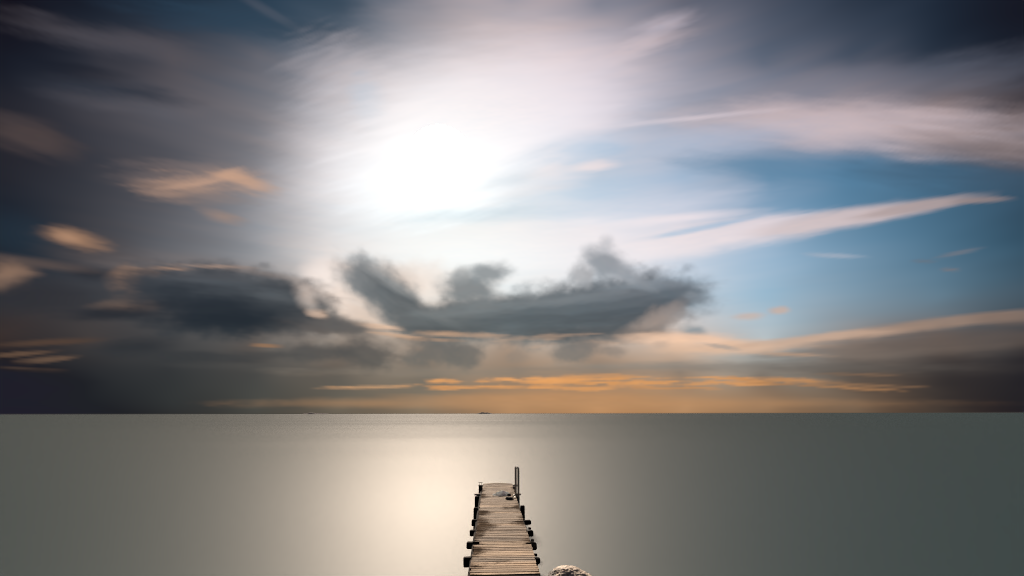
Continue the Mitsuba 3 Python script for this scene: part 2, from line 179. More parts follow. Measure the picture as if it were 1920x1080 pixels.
    (19.85, 12.05, 0.86, 0.5, -36.0, np.float64(0.793), 0.008978, 0.8, 0.6, 0.5, 'c'), (7.17, 8.64, 7.02, 0.94, -1.2, np.float64(0.947), 0.002641, 0.85, 0.7, 0.5, 's'),
    (12.47, 9.36, 3.99, 1.04, 8.0, np.float64(0.937), 0.002668, 0.7, 0.8, 0.5, 's'), (-8.38, 8.82, 3.5, 0.59, -2.8, np.float64(0.947), 0.002981, 0.6, 0.8, 0.5, 's'),
    (4.88, 12.53, 5.33, 0.59, 4.9, np.float64(0.856), 0.007132, 0.45, 0.9, 0.6, 's'), (13.28, 13.4, 4.53, 0.58, 0.9, np.float64(0.849), 0.006084, 0.4, 0.9, 0.6, 's'),
    (-4.85, 11.06, 4.14, 0.59, 2.8, np.float64(0.881), 0.006926, 0.4, 0.9, 0.6, 's'), (-14.51, 14.54, 3.39, 0.46, -29.3, np.float64(0.808), 0.012383, 0.5, 0.9, 0.9, 's'),
    (-11.42, 11.48, 4.06, 0.52, -34.2, np.float64(0.942), 0.002333, 0.5, 0.9, 0.8, 's'), (-1.83, 11.69, 7.15, 0.42, 5.3, np.float64(0.862), 0.007656, 0.5, 0.9, 0.9, 's'),
    (3.02, 10.18, 7.72, 0.53, 2.4, np.float64(0.942), 0.002333, 0.5, 0.9, 0.9, 's'), (9.7, 12.63, 6.39, 0.47, 5.9, np.float64(0.842), 0.007245, 0.5, 0.9, 0.9, 's'),
    (11.37, 10.57, 6.32, 0.52, 5.9, np.float64(0.942), 0.002032, 0.5, 0.9, 0.9, 's'), (15.31, 13.57, 3.9, 0.4, -1.7, np.float64(0.8), 0.008249, 0.55, 0.9, 0.9, 's'),
    (16.01, 11.22, 3.32, 0.46, 7.1, np.float64(0.927), 0.002065, 0.5, 0.9, 0.9, 's'), (-6.01, 9.09, 5.3, 0.35, 0.9, np.float64(0.951), 0.00231, 0.5, 0.9, 0.8, 's'),
    (-9.63, 10.78, 2.91, 0.41, -18.5, np.float64(0.887), 0.006879, 0.45, 0.9, 0.9, 's'), (-4.8, 8.4, 3.54, 0.18, -1.4, np.float64(0.899), 0.03406, 0.4, 0.9, 1.5, 's'),
    (2.99, 8.29, 4.15, 0.18, 2.5, np.float64(0.893), 0.030709, 0.4, 0.9, 1.5, 's'), (10.64, 7.56, 4.59, 0.17, 2.5, np.float64(0.899), 0.028249, 0.35, 0.9, 1.5, 's'),
    (-5.02, 13.56, 2.84, 1.49, -6.9, np.float64(0.869), 0.007026, 0.94, 0.56, 0.39, 'c'), (-2.78, 15.44, 2.26, 1.07, 4.6, np.float64(0.822), 0.009316, 0.92, 0.61, 0.39, 'c'),
    (-5.79, 15.03, 1.07, 0.83, 41.5, np.float64(0.793), 0.013412, 0.7, 0.6, 0.5, 'c'), (10.58, 16.35, 2.09, 1.52, -23.3, np.float64(0.77), 0.011409, 0.92, 0.66, 0.39, 'c'),
    (12.67, 15.18, 2.64, 0.75, -33.9, np.float64(0.747), 0.013387, 0.9, 0.71, 0.39, 'c'), (7.87, 15.12, 1.18, 1.29, 58.2, np.float64(0.747), 0.016942, 0.8, 0.6, 0.5, 'c'),
    (10.79, 18.22, 0.92, 0.7, 47.3, np.float64(0.592), 0.03193, 0.7, 0.7, 0.5, 'c'), (15.78, 9.57, 3.13, 1.02, 21.8, np.float64(0.856), 0.018258, 0.75, 0.7, 0.7, 'c'),
    (13.44, 8.29, 2.83, 0.63, 8.1, np.float64(0.922), 0.007164, 0.7, 0.7, 0.6, 'c'), (17.77, 10.83, 1.22, 0.78, 37.4, np.float64(0.849), 0.012524, 0.6, 0.8, 0.6, 'c'),
    (19.63, 8.18, 1.16, 0.73, -3.0, np.float64(0.793), 0.009656, 0.9, 0.66, 0.31, 'c'), (-14.48, 9.22, 1.91, 0.29, -3.9, np.float64(0.829), 0.043845, 0.8, 0.6, 0.6, 's'),
    (-13.29, 8.34, 2.49, 0.17, -4.3, np.float64(0.875), 0.040179, 0.7, 0.6, 0.6, 's'), (-6.59, 8.61, 3.23, 0.18, -2.1, np.float64(0.911), 0.036079, 0.5, 0.8, 1.3, 's'),
    (-9.52, 7.97, 3.47, 0.23, -1.8, np.float64(0.927), 0.026343, 0.6, 0.7, 0.6, 's'), (-17.97, 7.48, 5.94, 1.68, -1.9, np.float64(0.947), 0.006447, 0.6, 0.8, 0.4, 's'),
    (-15.68, 6.04, 3.03, 1.47, -3.5, np.float64(0.96), 0.003295, 0.85, 0.5, 0.5, 'c'), (-21.32, 6.13, 3.61, 0.88, 2.3, np.float64(0.964), 0.002592, 0.8, 0.6, 0.5, 'c'),
    (-8.76, 6.36, 3.01, 1.57, 0.9, np.float64(0.937), 0.005513, 0.85, 0.45, 0.5, 'c'), (-5.24, 6.17, 1.76, 1.4, 0.5, np.float64(0.937), 0.005513, 0.85, 0.5, 0.5, 'c'),
    (-18.63, 9.03, 2.69, 0.79, -5.4, np.float64(0.942), 0.004572, 0.7, 0.6, 0.5, 'c'), (7.11, 6.76, 2.8, 0.99, 3.1, np.float64(0.916), 0.007771, 0.85, 0.5, 0.55, 'c'),
    (11.17, 6.51, 1.48, 0.46, -1.4, np.float64(0.911), 0.009652, 0.6, 0.6, 0.5, 'c'), (0.46, 6.18, 1.18, 0.59, -0.1, np.float64(0.916), 0.011609, 0.6, 0.6, 0.5, 'c'),
    (-36.53, 5.79, 2.68, 0.72, 11.6, np.float64(0.983), 0.000636, 0.85, 0.7, 0.4, 's'), (-31.94, 5.3, 5.16, 0.5, -0.3, np.float64(0.979), 0.000997, 0.7, 0.7, 0.5, 's'),
    (-26.51, 5.58, 3.32, 0.42, 4.9, np.float64(0.972), 0.001698, 0.6, 0.7, 0.5, 's'), (-25.66, 6.68, 1.26, 0.16, 0.9, np.float64(0.976), 0.01522, 0.8, 0.6, 0.4, 's'),
    (-25.43, 4.47, 5.8, 0.32, -0.2, np.float64(0.964), 0.002592, 0.4, 0.9, 0.5, 's'), (-42.14, 5.8, 2.95, 0.26, 9.1, np.float64(0.989), 0.00395, 0.8, 0.7, 0.5, 's'),
    (-43.9, 4.7, 1.85, 0.17, 9.9, np.float64(0.983), 0.00621, 0.8, 0.6, 0.5, 's'), (-41.91, 4.41, 1.57, 0.22, 10.5, np.float64(0.979), 0.00674, 0.8, 0.6, 0.5, 's'),
    (-42.92, 3.57, 1.92, 0.13, -0.8, np.float64(0.986), 0.003209, 0.8, 0.6, 0.5, 's'), (-43.16, 2.16, 3.44, 1.1, 1.9, np.float64(0.999), 0.0, 0.8, 0.8, 0.4, 's'),
    (18.77, 7.5, 5.32, 0.73, -4.7, np.float64(0.808), 0.047997, 0.85, 0.6, 0.5, 's'), (24.14, 6.47, 6.44, 0.54, -0.8, np.float64(0.842), 0.038994, 0.8, 0.6, 0.5, 's'),
    (32.15, 6.99, 6.9, 0.45, 2.5, np.float64(0.849), 0.029912, 0.85, 0.5, 0.35, 's'), (40.86, 7.5, 5.22, 0.45, 1.2, np.float64(0.899), 0.015683, 0.85, 0.5, 0.3, 's'),
    (44.66, 7.4, 2.45, 0.51, -7.4, np.float64(0.927), 0.009483, 0.7, 0.6, 0.3, 's'), (34.5, 5.68, 8.13, 0.78, 0.8, np.float64(0.927), 0.008862, 0.7, 0.7, 0.4, 's'),
    (41.28, 5.83, 6.12, 0.98, 0.0, np.float64(0.956), 0.004506, 0.7, 0.8, 0.4, 's'), (22.38, 6.61, 1.31, 0.22, -13.6, np.float64(0.822), 0.016268, 0.7, 0.6, 0.5, 'c'),
    (16.29, 7.15, 0.88, 0.28, -2.2, np.float64(0.856), 0.019182, 0.5, 0.9, 0.6, 'c'), (28.38, 5.6, 2.75, 0.16, -5.4, np.float64(0.905), 0.025911, 0.6, 0.6, 0.5, 's'),
    (20.91, 4.65, 14.41, 0.49, -1.9, np.float64(0.887), 0.010577, 0.75, 0.7, 0.4, 's'), (35.07, 3.95, 7.91, 0.67, -2.9, np.float64(0.964), 0.002927, 0.6, 0.8, 0.4, 's'),
    (41.71, 2.29, 5.23, 1.74, -2.2, np.float64(0.991), 0.00063, 0.5, 0.9, 0.4, 's'), (1.45, 3.67, 4.11, 0.21, -0.2, np.float64(1.0), 0.04126, 0.95, 0.6, 1.6, 's'),
    (6.71, 3.35, 3.47, 0.17, 0.5, np.float64(1.0), 0.03876, 0.85, 0.6, 1.6, 's'), (-8.49, 3.48, 1.26, 0.23, 0.4, np.float64(0.996), 0.038914, 0.85, 0.6, 1.3, 's'),
    (-6.11, 3.44, 1.05, 0.17, 0.3, np.float64(0.994), 0.03656, 0.8, 0.6, 1.3, 's'), (-3.53, 2.81, 8.76, 0.15, 0.1, np.float64(1.0), 0.036338, 0.8, 0.6, 1.6, 's'),
    (7.56, 2.72, 6.91, 0.15, -0.5, np.float64(1.0), 0.037539, 0.8, 0.6, 1.6, 's'), (9.9, 3.89, 3.42, 0.17, -0.8, np.float64(1.0), 0.037539, 0.7, 0.6, 1.2, 's'),
    (-14.93, 2.8, 3.83, 0.17, 1.7, np.float64(0.951), 0.029934, 0.7, 0.6, 0.7, 's'), (12.7, 3.17, 5.58, 0.17, -0.8, np.float64(1.0), 0.036338, 0.85, 0.6, 1.7, 's'),
    (19.25, 3.55, 5.76, 0.19, -1.3, np.float64(1.0), 0.035156, 0.85, 0.6, 1.7, 's'), (20.76, 2.97, 6.67, 0.22, -1.2, np.float64(1.0), 0.033994, 0.8, 0.6, 1.8, 's'),
    (27.63, 3.11, 4.14, 0.18, -2.9, np.float64(0.991), 0.027667, 0.8, 0.6, 1.7, 's'), (29.83, 2.59, 3.95, 0.15, -3.9, np.float64(0.983), 0.020122, 0.7, 0.6, 1.7, 's'),
    (16.51, 2.56, 4.84, 0.11, -0.9, np.float64(0.998), 0.029605, 0.6, 0.7, 1.6, 's'), (33.65, 2.48, 3.64, 0.15, -4.1, np.float64(0.972), 0.013018, 0.7, 0.6, 0.6, 's'),
    (34.19, 3.42, 2.82, 0.12, -2.4, np.float64(0.968), 0.009691, 0.7, 0.6, 0.6, 's'), (5.2, 1.08, 24.25, 0.51, -0.2, np.float64(0.968), 0.025211, 0.6, 0.9, 0.3, 's'),
    (2.9, 1.77, 11.06, 0.4, -0.2, np.float64(0.976), 0.026026, 0.5, 0.8, 0.5, 's'), (2.35, 4.48, 19.4, 0.46, -0.3, np.float64(0.922), 0.010852, 0.6, 0.9, 0.5, 's'),
]
SUN_AZ, SUN_EL = (-8.8, 27.8)
sun = [math.sin(math.radians(SUN_AZ)) * math.cos(math.radians(SUN_EL)), math.cos(math.radians(SUN_AZ)) * math.cos(math.radians(SUN_EL)), math.sin(math.radians(SUN_EL))]
# the sun stands behind thin white cloud, which spreads its light
scene["sky"] = mikit.sky(sun, turbidity=2.0, sky_scale=1.3, sun_scale=1.4, sun_angle=6.5, sun_tint=(1.03, 1.07, 1.3), sky_tint=(0.69, 1.12, 1.19), ground=(0.05, 0.055, 0.06), clouds=cloud_field(VEIL, LAYERS), cloud_lit=(52.6769, 24.3875, 7.9991), cloud_dark=(0.01805, 0.01536, 0.02926))

# ------------------------------------------------------------------ helpers
fbm, noise, smoothstep, mix = mikit.fbm, mikit.noise, mikit.smoothstep, mikit.mix


def numbered(name):
    if name not in scene and not any(k.startswith(name + "__") for k in scene) and name not in labels:
        return name
    n = 1
    while f"{name}_{n:03d}" in scene or f"{name}_{n:03d}" in labels or any(k.startswith(f"{name}_{n:03d}__") for k in scene):
        n += 1
    return f"{name}_{n:03d}"


def add(name, mesh, bsdf, parent=None, smooth=False, **tags):
    key = numbered(f"{parent}__{name}" if parent else name)
    scene[key] = mikit.ply(mesh, bsdf, smooth=smooth)
    if tags:
        labels[key] = tags
    return key


def to_mesh(m):
    q = m.to_mesh()
    return trimesh.Trimesh(q.vert_properties[:, :3], q.tri_verts, process=False)


def beam(size, bevel=0.008):
    """A bevelled box about the origin."""
    x, y, z = (s / 2 for s in size)
    b = min(bevel, 0.45 * min(size))
    pts = []
    for sx in (-1, 1):
        for sy in (-1, 1):
            for sz in (-1, 1):
                pts += [(sx * x, sy * (y - b), sz * (z - b)), (sx * (x - b), sy * y, sz * (z - b)), (sx * (x - b), sy * (y - b), sz * z)]
    return trimesh.convex.convex_hull(np.array(pts))


def tube(points, radius, sides=10, closed=False):
    p = np.asarray(points, float)
    t = np.gradient(p, axis=0) if not closed else np.roll(p, -1, 0) - np.roll(p, 1, 0)
    t /= np.linalg.norm(t, axis=1, keepdims=True)
    ref = np.array([0.0, 0, 1]) if abs(t[0, 2]) < 0.9 else np.array([0, 1.0, 0])
    rings = []
    for i in range(len(p)):
        a = ref - t[i] * (ref @ t[i])
        a /= np.linalg.norm(a)
        ref = a
        b = np.cross(t[i], a)
        w = np.arange(sides) * 2 * np.pi / sides
        rings.append(p[i] + radius * (np.cos(w)[:, None] * a + np.sin(w)[:, None] * b))
    v = np.vstack(rings)
    n, f = len(p), []
    for i in range(n if closed else n - 1):
        for k in range(sides):
            a0, a1 = i * sides + k, i * sides + (k + 1) % sides
            b0, b1 = ((i + 1) % n) * sides + k, ((i + 1) % n) * sides + (k + 1) % sides
            f += [(a0, a1, b1), (a0, b1, b0)]
    if not closed:
        v = np.vstack([v, p[0], p[-1]])
        for k in range(sides):
            f += [(len(v) - 2, (k + 1) % sides, k), (len(v) - 1, (n - 1) * sides + k, (n - 1) * sides + (k + 1) % sides)]
    return trimesh.Trimesh(v, np.array(f), process=False)


# ------------------------------------------------------------------ sea
def sea_rough(p, n, uv):
    """Calm in the lee of the shore, more ruffled further out, with faint wind lanes; the long exposure averages the ripples."""
    out = smoothstep(2.3, 5.6, dr.log(1 + dr.maximum(p.y, 0)))
    lanes = fbm(p.x * 0.012 + 3, p.y * 0.05, 0.0, 3) - 0.5
    return mi.Float(0.66) * (1 - out) + 0.84 * out + 0.05 * lanes


scene["sea_water"] = {
    "type": "principled", "base_color": {"type": "rgb", "value": [0.019, 0.040, 0.048]}, "roughness": mikit.proc(sea_rough), "specular": 0.32, "anisotropic": 0.4,
}
radii = np.concatenate([[0.0], np.geomspace(4, 26000, 34)])
ang = np.arange(120) * 2 * np.pi / 120
v = np.array([(math.cos(a) * r, math.sin(a) * r, 0) for r in radii for a in ang])
f = [(j * 120 + k, (j + 1) * 120 + k, (j + 1) * 120 + (k + 1) % 120) for j in range(34) for k in range(120)]
f += [(j * 120 + k, (j + 1) * 120 + (k + 1) % 120, j * 120 + (k + 1) % 120) for j in range(1, 34) for k in range(120)]
# uv along the swell's travel (towards the shore), so that the sheen is drawn out across its crests
scene["sea"] = mikit.ply((v, np.array(f)), "sea_water", uv=v[:, [1, 0]] * [1, -1])
labels["sea"] = {"label": "calm silvery sea reaching to the horizon around the pier", "kind": "structure"}


def island(name, az_deg, dist, width, height, seed, label):
    n = 60
    x = np.linspace(-1, 1, n)
    v, f = [], []
    prof = (1 - np.abs(x) ** 2.5) * (0.35 + 0.9 * meshkit.fbm(np.stack([x * 3, x * 0, x * 0], -1), 4, seed))
    rows = np.linspace(-1, 1, 9)
    for r in rows:
        for i in range(n):
            v.append((x[i] * width / 2, r * width / 6, max(prof[i], 0.02) * height * (1 - r * r) - 0.5))
    for j in range(len(rows) - 1):
        for i in range(n - 1):
            a = j * n + i
            f += [(a, a + 1, a + n + 1), (a, a + n + 1, a + n)]
    m = trimesh.Trimesh(np.array(v), np.array(f), process=False)
    a = math.radians(az_deg)
    m.apply_transform(trimesh.transformations.rotation_matrix(-a, [0, 0, 1]))
    m.apply_translation([math.sin(a) * dist, math.cos(a) * dist, 0])
    add(name, m, "far_land", smooth=True, label=label, kind="structure")


scene["far_land"] = {"type": "twosided", "bsdf": {"type": "diffuse", "reflectance": mikit.proc(lambda p, n, uv: mix((0.20, 0.20, 0.21), (0.30, 0.29, 0.29), fbm(p.x * 0.02, p.y * 0.02, p.z * 0.1)))}}
island("far_island", -20.4, 9000.0, 420.0, 26.0, 3, "low grey island on the horizon far to the left of the pier")
island("far_headland", -3.0, 9000.0, 300.0, 26.0, 9, "small flat strip of land on the horizon right above the pier")

# ------------------------------------------------------------------ materials of the pier
PIER_AZ = math.radians(-2.23)
PIER_S, PIER_C = math.sin(PIER_AZ), math.cos(PIER_AZ)
DECK_L, DECK_R, DECK_Z = -0.35, 0.825, 0.7
ALONG, ACROSS = np.array([PIER_S, PIER_C, 0]), np.array([PIER_C, -PIER_S, 0])
def board_grain(p, seed):
    return fbm(p.x * 3.0 + seed, p.y * 90.0, p.z * 40.0, 3)


def deck_damp(p, n, uv):
    """Where dark algae and damp have spread over the boards: in patches, from the board ends inwards, along the grain."""
    tt = p.x * PIER_C - p.y * PIER_S
    left, right = tt - DECK_L, DECK_R - tt
    spread = 0.30 * (1.0 - smoothstep(0.0, 0.42, left)) + 0.24 * (1.0 - smoothstep(0.0, 0.34, right))
    streak = fbm(p.x * 4.0 + 1.0, p.y * 75.0, 0.0, 3) - 0.5
    speck = noise(p.x * 38.0, p.y * 110.0, 0.0) - 0.5
    return 0.95 * smoothstep(0.55, 0.80, fbm(p.x * 1.9 + 56.31, p.y * 1.5 + 99.57, 0.0, 3) + spread - 0.10 + 0.55 * streak + 0.20 * speck)


scene["damp_algae"] = {"type": "diffuse", "reflectance": mikit.proc(lambda p, n, uv: mix((0.014, 0.012, 0.011), (0.105, 0.075, 0.052), smoothstep(0.3, 0.75, board_grain(p, 3.0))))}


def deck_wood(tone, seed):
    """Weathered decking: silver-brown boards with grain along the board and pale worn streaks, under patches of dark algae."""
    tr, tg, tb = tone

    def colour(p, n, uv):
        grain = board_grain(p, seed)
        fine = noise(p.x * 9.0, p.y * 260.0 + seed, p.z * 50)
        blotch = fbm(p.x * 2.2 + 5.1, p.y * 1.3 + 3.7, seed * 0.13, 4)
        base = mix((tr * 0.55, tg * 0.51, tb * 0.47), (tr * 1.22, tg * 1.20, tb * 1.16), smoothstep(0.22, 0.78, 0.62 * grain + 0.38 * fine))
        return base * (0.45 + 0.76 * blotch)

    return {"type": "blendbsdf", "weight": mikit.proc(deck_damp),
            "dry": {"type": "principled", "base_color": mikit.proc(colour), "roughness": 0.72, "specular": 0.035},
            "damp": {"type": "ref", "id": "damp_algae"}}


def old_timber(seed, lo, hi):
    def colour(p, n, uv):
        g = fbm(p.x * 14 + seed, p.y * 14, p.z * 3.0, 4)
        return mix(lo, hi, smoothstep(0.3, 0.75, g))

    return {"type": "principled", "base_color": mikit.proc(colour), "roughness": 0.9, "specular": 0.03}


TONES = [(0.32, 0.25, 0.19), (0.43, 0.335, 0.245), (0.255, 0.195, 0.145), (0.32, 0.268, 0.218), (0.49, 0.385, 0.285), (0.20, 0.155, 0.118)]
for k, tone in enumerate(TONES):
    scene[f"deck_wood_{k}"] = deck_wood(tone, 7.3 * k)
scene["tarred_timber"] = old_timber(1.0, (0.012, 0.012, 0.013), (0.035, 0.032, 0.030))
scene["grey_timber"] = old_timber(4.0, (0.22, 0.19, 0.165), (0.42, 0.37, 0.32))
scene["galvanised_steel"] = {"type": "principled", "base_color": mikit.proc(lambda p, n, uv: mix((0.20, 0.19, 0.18), (0.38, 0.37, 0.36), fbm(p.x * 30, p.y * 30, p.z * 12))), "metallic": 0.55, "roughness": 0.5}


def place(mesh, s, t, z, yaw=0.0, roll=0.0, pitch=0.0):
    """Puts a mesh (x across the pier, y along it, z up) at s metres along, t across and z above the deck."""
    m = mesh.copy()
    R3 = trimesh.transformations.euler_matrix(pitch, roll, yaw - PIER_AZ, "sxyz")
    m.apply_transform(R3)
    m.apply_translation(ALONG * s + ACROSS * t + np.array([0, 0, DECK_Z + z]))
    return m


# ------------------------------------------------------------------ the pier
PIER = "wooden_pier"
labels[PIER] = {"label": "narrow weathered wooden pier on dark posts running out over the calm sea", "category": "pier"}
s, i = 9.42, 0
S_END = 20.78
while s < S_END:
    w = 0.110 + rng.uniform(-0.006, 0.006)
    f = (s - 9.42) / (S_END - 9.42)
    left, right = DECK_L + 0.045 * f + rng.uniform(-0.014, 0.014), DECK_R - 0.03 * f + rng.uniform(-0.014, 0.014)
    if abs(s - 11.45) < 0.06:      # a board sawn short on the right
        right -= 0.11
    crown = 0.0 if s < 19.7 else 0.035 * (s - 19.7) / 1.1
    n = 7 if crown else 2
    xs = np.linspace(-0.5, 0.5, n)
    b, th, L = 0.007, 0.032, right - left
    sec = np.array([(-w / 2, -th), (-w / 2, -b), (-w / 2 + b, 0), (w / 2 - b, 0), (w / 2, -b), (w / 2, -th)])
    v = np.array([(x * L, y, z + crown * (1 - (2 * x) ** 2)) for x in xs for y, z in sec])
    v[:, 2] += rng.normal() * 0.002
    fcs = []
    for a in range(n - 1):
        for k in range(6):
            p0, p1 = a * 6 + k, a * 6 + (k + 1) % 6
            fcs += [(p0, p1 + 6, p1), (p0, p0 + 6, p1 + 6)]
    for k in range(1, 5):
        fcs += [(0, k, k + 1), ((n - 1) * 6, (n - 1) * 6 + k + 1, (n - 1) * 6 + k)]
    m = trimesh.Trimesh(v, np.array(fcs), process=False)
    trimesh.repair.fix_normals(m)
    add("plank", place(m, s + w / 2, (left + right) / 2, 0, yaw=rng.normal() * 0.004, roll=rng.normal() * 0.003), f"deck_wood_{([0, 1, 4, 4, 1, 3, 4, 1, 4] if s < 11.6 else [0, 3, 2, 3, 0, 5, 2, 3, 1])[int(rng.integers(9))]}", PIER)
    s += w + 0.013 + abs(rng.normal()) * 0.004
    i += 1

# stringers under the boards, the outer ones just proud of the board ends
for t, wd in ((DECK_L + 0.01, 0.09), (0.235, 0.08), (DECK_R - 0.03, 0.08)):
    add("stringer", place(beam((wd, 11.2, 0.14), 0.01), 15.06, t, -0.034 - 0.07), "tarred_timber", PIER)
add("header_beam", place(beam((1.16, 0.05, 0.17), 0.008), 9.40 - 0.012, 0.237, -0.012 - 0.085 - 0.006), "tarred_timber", PIER)

# cross beams with their ends standing out on both sides
for s, l, r, z, hl, hr, tw in ((10.55, -0.475, 0.895, -0.012, 0.165, 0.10, 0.04), (11.68, -0.468, 0.925, -0.004, 0.125, 0.14, -0.05), (12.86, -0.452, 0.95, -0.014, 0.125, 0.125, 0.02), (14.02, -0.452, 0.98, -0.008, 0.145, 0.105, -0.03)):
    add("cross_beam_end", place(beam((DECK_L - l + 0.04, 0.14, hl), 0.02), s, (l + DECK_L - 0.005) / 2 - 0.012, z - hl / 2, yaw=tw, roll=rng.normal() * 0.05), "tarred_timber", PIER)
    add("cross_beam_end", place(beam((r - DECK_R + 0.04, 0.12, hr), 0.022), s - 0.02, (r + DECK_R + 0.005) / 2 + 0.012, z - 0.02 - hr / 2, yaw=-tw * 1.4, roll=rng.normal() * 0.05), "tarred_timber", PIER)
    if s < 13:      # a packing piece on top of the beam, and a bolt end below it
        add("packing_block", place(beam((0.062, 0.07, 0.045), 0.008), s + 0.075, r - 0.045, z + 0.004, yaw=tw), "tarred_timber", PIER)
    if s < 11:
        add("bolt_end", place(trimesh.creation.cylinder(0.017, 0.055, sections=10), s - 0.03, r - 0.025, z - 0.02 - hr - 0.022), "tarred_timber", PIER)
    add("cross_beam", place(beam((r - l - 0.16, 0.13, 0.13), 0.01), s, (l + r) / 2, -0.245), "tarred_timber", PIER)
    for t in (-0.2, 0.68):
        add("post", place(trimesh.creation.cylinder(0.07, 1.3, sections=14), s, t, -0.31 - 0.65), "tarred_timber", PIER, smooth=40)


def pile(s, t, top, w=0.125):
    m = beam((w, w * 1.05, 1.9), 0.02)
    add("pile", place(m, s, t, top - 0.95, yaw=rng.normal() * 0.05, roll=rng.normal() * 0.012), "tarred_timber", PIER)


for s, tl, zl, tr, zr in ((15.55, -0.43, 0.02, 0.90, 0.05), (17.75, -0.455, 0.0, 0.88, -0.02), (19.35, -0.375, 0.12, 0.845, 0.06)):
    pile(s, tl, zl)
    pile(s + 0.1, tr, zr)
    add("cross_beam", place(beam((1.3, 0.12, 0.13), 0.01), s - 0.13, (tl + tr) / 2, -0.245), "tarred_timber", PIER)
add("cross_beam", place(beam((1.40, 0.11, 0.07), 0.01), 18.2, 0.215, -0.072), "tarred_timber", PIER)
for t, w in ((-0.455, 0.20), (0.905, 0.17)):
    add("rail_plank", place(beam((w, 0.13, 0.045), 0.008), 18.2, t, -0.024 + 0.012), "grey_timber", PIER)
add("end_beam", place(beam((1.56, 0.09, 0.055), 0.01), 20.72, 0.295, -0.062), "grey_timber", PIER)

# short dark cleats on the deck edges and a mooring cleat at the far left corner
add("edge_cleat", place(beam((0.14, 0.05, 0.035), 0.008), 11.52, -0.305, 0.0185), "tarred_timber", PIER)
add("edge_cleat", place(beam((0.07, 0.05, 0.03), 0.008), 11.56, 0.86, 0.01), "tarred_timber", PIER)
for t in (-0.44, -0.365):
    add("cleat_post", place(trimesh.creation.cylinder(0.008, 0.075, sections=8), 20.72, t, 0.003), "tarred_timber", PIER)
add("cleat_bar", place(trimesh.creation.cylinder(0.011, 0.15, sections=8, transform=trimesh.transformations.rotation_matrix(math.pi / 2, [0, 1, 0])), 20.72, -0.405, 0.046), "tarred_timber", PIER)

# ------------------------------------------------------------------ swimming ladder
LADDER = "swimming_ladder"
labels[LADDER] = {"label": "grey metal swimming ladder with tall hooped handrails at the right edge of the pier", "category": "ladder"}


def local(pts):
    return np.array([ALONG * q[0] + ACROSS * q[1] + np.array([0, 0, DECK_Z + q[2]]) for q in pts])


for k, (s, top) in enumerate(((17.50, 0.895), (17.95, 0.88))):
    r = 0.043
    a = np.linspace(0, np.pi, 13)
    pts = [(s, 0.80, 0.006)] + [(s, 0.80, z) for z in np.linspace(0.1, top - r - 0.02, 6)]
    pts += [(s, 0.80 + r - r * math.cos(x), top - r + r * math.sin(x)) for x in a]
    pts += [(s, 0.80 + 2 * r, z) for z in np.linspace(top - r - 0.02, -1.05, 10)]
    add("handrail", tube(local(pts), 0.0235, 12), "galvanised_steel", LADDER, smooth=50)
    add("foot_plate", place(beam((0.075, 0.085, 0.008), 0.002), s, 0.775, 0.0045), "galvanised_steel", LADDER)
for z in (-0.08, -0.33, -0.58, -0.83):
    add("rung", tube(local([(17.50, 0.886, z), (17.7, 0.886, z), (17.95, 0.886, z)]), 0.016, 10), "galvanised_steel", LADDER, smooth=50)

# ------------------------------------------------------------------ things left on the deck
def towel():
    n = 90
    gx, gy = np.meshgrid(np.linspace(-1, 1, n), np.linspace(-1, 1, n), indexing="ij")
    rr = np.hypot(gx, gy)
    ang = np.arctan2(gy, gx)
    edge = 1 + 0.14 * np.sin(3 * ang + 0.8) + 0.08 * np.sin(7 * ang)
    # a square of cloth pushed into a heap: higher at the right rear, with folds running out of the top
    p = np.stack([gx * 2.1, gy * 2.1, gx * 0], -1)
    w = meshkit.fbm(p * 1.1, 4, 5) - 0.5
    ridge = 1 - np.abs(2 * meshkit.fbm(np.stack([gx * 1.9 + w * 1.6, gy * 1.9 - w * 1.6, gx * 0 + 3], -1), 3, 8) - 1)
    body = np.clip(1 - np.hypot((gx - 0.18) / 0.98, gy / 1.0) ** 2, 0, 1)
    z = 0.010 + 0.040 * body ** 0.5 + 0.050 * np.exp(-(((gx - 0.25) / 0.42) ** 2 + ((gy - 0.25) / 0.5) ** 2)) * body + 0.060 * (ridge ** 2 - 0.35) * np.clip(body * 2.2, 0, 1)
    z += 0.012 * (meshkit.fbm(p * 5, 3, 11) - 0.5)
    sq = np.maximum(np.abs(gx), np.abs(gy)) / np.maximum(rr, 1e-6)
    x, y = gx * sq ** 0.45 * edge * 0.255, gy * sq ** 0.45 * edge * 0.27
    z = np.maximum(z, 0.006)
    top = np.stack([x, y, z], -1).reshape(-1, 3)
    f = [(a, a + n, a + n + 1) for a in range(n * (n - 1)) if a % n < n - 1] + [(a, a + n + 1, a + 1) for a in range(n * (n - 1)) if a % n < n - 1]
    return trimesh.Trimesh(top, np.array(f), process=False)


def towel_colour(p, n, uv):
    x, y = (p.x - TOWEL[0]), (p.y - TOWEL[1])
    base = mix((0.66, 0.76, 0.82), (0.86, 0.89, 0.90), fbm(x * 11, y * 11, p.z * 9))
    stripe = smoothstep(0.0, 0.2, dr.sin((x * 0.8 + y * 0.6) * 150)) * smoothstep(0.07, 0.09, x) * (1 - smoothstep(0.17, 0.19, x))
    return mix(base, (0.36, 0.17, 0.30), 0.6 * stripe)


TOWEL = ALONG * 17.92 + ACROSS * 0.285
scene["towel_cloth"] = {"type": "principledthin", "base_color": mikit.proc(towel_colour), "roughness": 0.9, "diff_trans": 1.3, "sheen": 0.4}
add("towel", place(towel(), 17.92, 0.30, 0.003), "towel_cloth", smooth=True, label="crumpled pale grey-blue towel lying in a heap on the pier deck", category="towel")

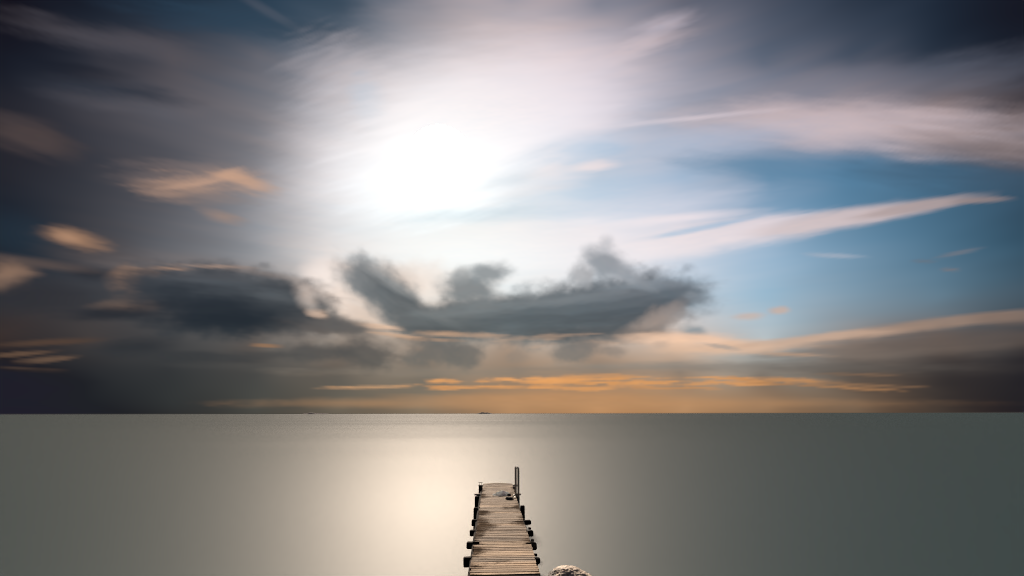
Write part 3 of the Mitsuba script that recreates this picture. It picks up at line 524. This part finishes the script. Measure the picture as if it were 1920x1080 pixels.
scene["dark_rope"] = {"type": "principled", "base_color": mikit.proc(lambda p, n, uv: mix((0.014, 0.018, 0.026), (0.05, 0.058, 0.07), fbm(p.x * 60, p.y * 60, p.z * 60))), "roughness": 0.75, "specular": 0.3}
turns = []
for q in np.linspace(0, 1, 150):
    a = q * 2 * np.pi * 4.6
    wob = 1 + 0.18 * math.sin(a * 1.37 + 1) + 0.1 * math.sin(a * 2.9)
    turns.append((17.07 + 0.062 * wob * math.sin(a) * (1 - 0.25 * q), 0.575 + 0.105 * wob * math.cos(a) * (1 - 0.2 * q), 0.016 + 0.042 * q + 0.006 * math.sin(a * 1.9)))
lead = [(17.07 + 0.43 * q, 0.64 + 0.15 * q, 0.055 + 0.05 * q * q) for q in np.linspace(0.06, 0.96, 12)]
rope = tube(local(turns + lead), 0.0145, 8)
add("rope_coil", rope, "dark_rope", smooth=60, label="small dark coil of rope on the deck, its line tied to the ladder", category="rope")
scene["dark_bag"] = {"type": "principled", "base_color": mikit.proc(lambda p, n, uv: mix((0.02, 0.022, 0.028), (0.06, 0.06, 0.07), fbm(p.x * 40, p.y * 40, p.z * 40))), "roughness": 0.8}
m = trimesh.creation.icosphere(3)
v = m.vertices * [0.062, 0.05, 0.038]
v += (meshkit.fbm(m.vertices * 2.2, 3, 21)[:, None] - 0.5) * 0.035 * m.vertices
v[:, 2] = np.maximum(v[:, 2], -0.022)
add("cap", place(trimesh.Trimesh(v, m.faces, process=False), 17.84, 0.585, 0.0245), "dark_bag", smooth=True, label="small dark crumpled cap lying against the right end of the towel", category="cap")

# ------------------------------------------------------------------ boulder at the shore
def boulder():
    m = trimesh.creation.icosphere(6)
    d = m.vertices.copy()
    p = d * 1.6
    w = meshkit.fbm(p * 1.3 + 4, 3, 31) - 0.5
    # beds that dip to the right, split open along a few joints
    lay = d @ np.array([0.30, -0.25, 0.92]) * 4.6 + 2.4 * w
    step = np.abs((lay % 1) - 0.5) * 2
    crack = np.exp(-(((1 - step) / 0.09) ** 2)) * np.clip((meshkit.fbm(p * 1.7 + 9, 3, 36) - 0.44) * 8, 0, 1)
    r = 1 + 0.42 * (meshkit.fbm(p * 0.9, 3, 33) - 0.5) + 0.09 * (meshkit.fbm(p * 3.2, 4, 34) - 0.5) - 0.085 * crack + 0.075 * (meshkit.fbm(p * 11, 4, 35) - 0.5)
    v = d * r[:, None]
    # broken off almost flat at the left end
    cut = -0.80 + 0.10 * (meshkit.fbm(p * 2.5 + 2, 3, 39) - 0.5) + 0.12 * v[:, 2]
    v[:, 0] = np.maximum(v[:, 0], cut)
    v = v * [0.56, 0.62, 0.36]
    return trimesh.Trimesh(v, m.faces, process=False)


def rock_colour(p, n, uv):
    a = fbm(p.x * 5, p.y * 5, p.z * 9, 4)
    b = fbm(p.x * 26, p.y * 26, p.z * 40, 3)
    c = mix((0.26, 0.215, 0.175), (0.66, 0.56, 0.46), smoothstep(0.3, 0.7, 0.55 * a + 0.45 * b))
    # shade on the broken left end painted dark, and dark weed round the waterline
    shade_and_weed = dr.maximum(smoothstep(0.04, 0.075, 1.09 - p.x - 0.23 + 0.10 * (a - 0.5) + 0.06 * (b - 0.5)), 1 - smoothstep(0.0, 0.03, p.z + 0.03 * (a - 0.5)))
    return mix(c, (0.014, 0.014, 0.015), 0.95 * shade_and_weed)


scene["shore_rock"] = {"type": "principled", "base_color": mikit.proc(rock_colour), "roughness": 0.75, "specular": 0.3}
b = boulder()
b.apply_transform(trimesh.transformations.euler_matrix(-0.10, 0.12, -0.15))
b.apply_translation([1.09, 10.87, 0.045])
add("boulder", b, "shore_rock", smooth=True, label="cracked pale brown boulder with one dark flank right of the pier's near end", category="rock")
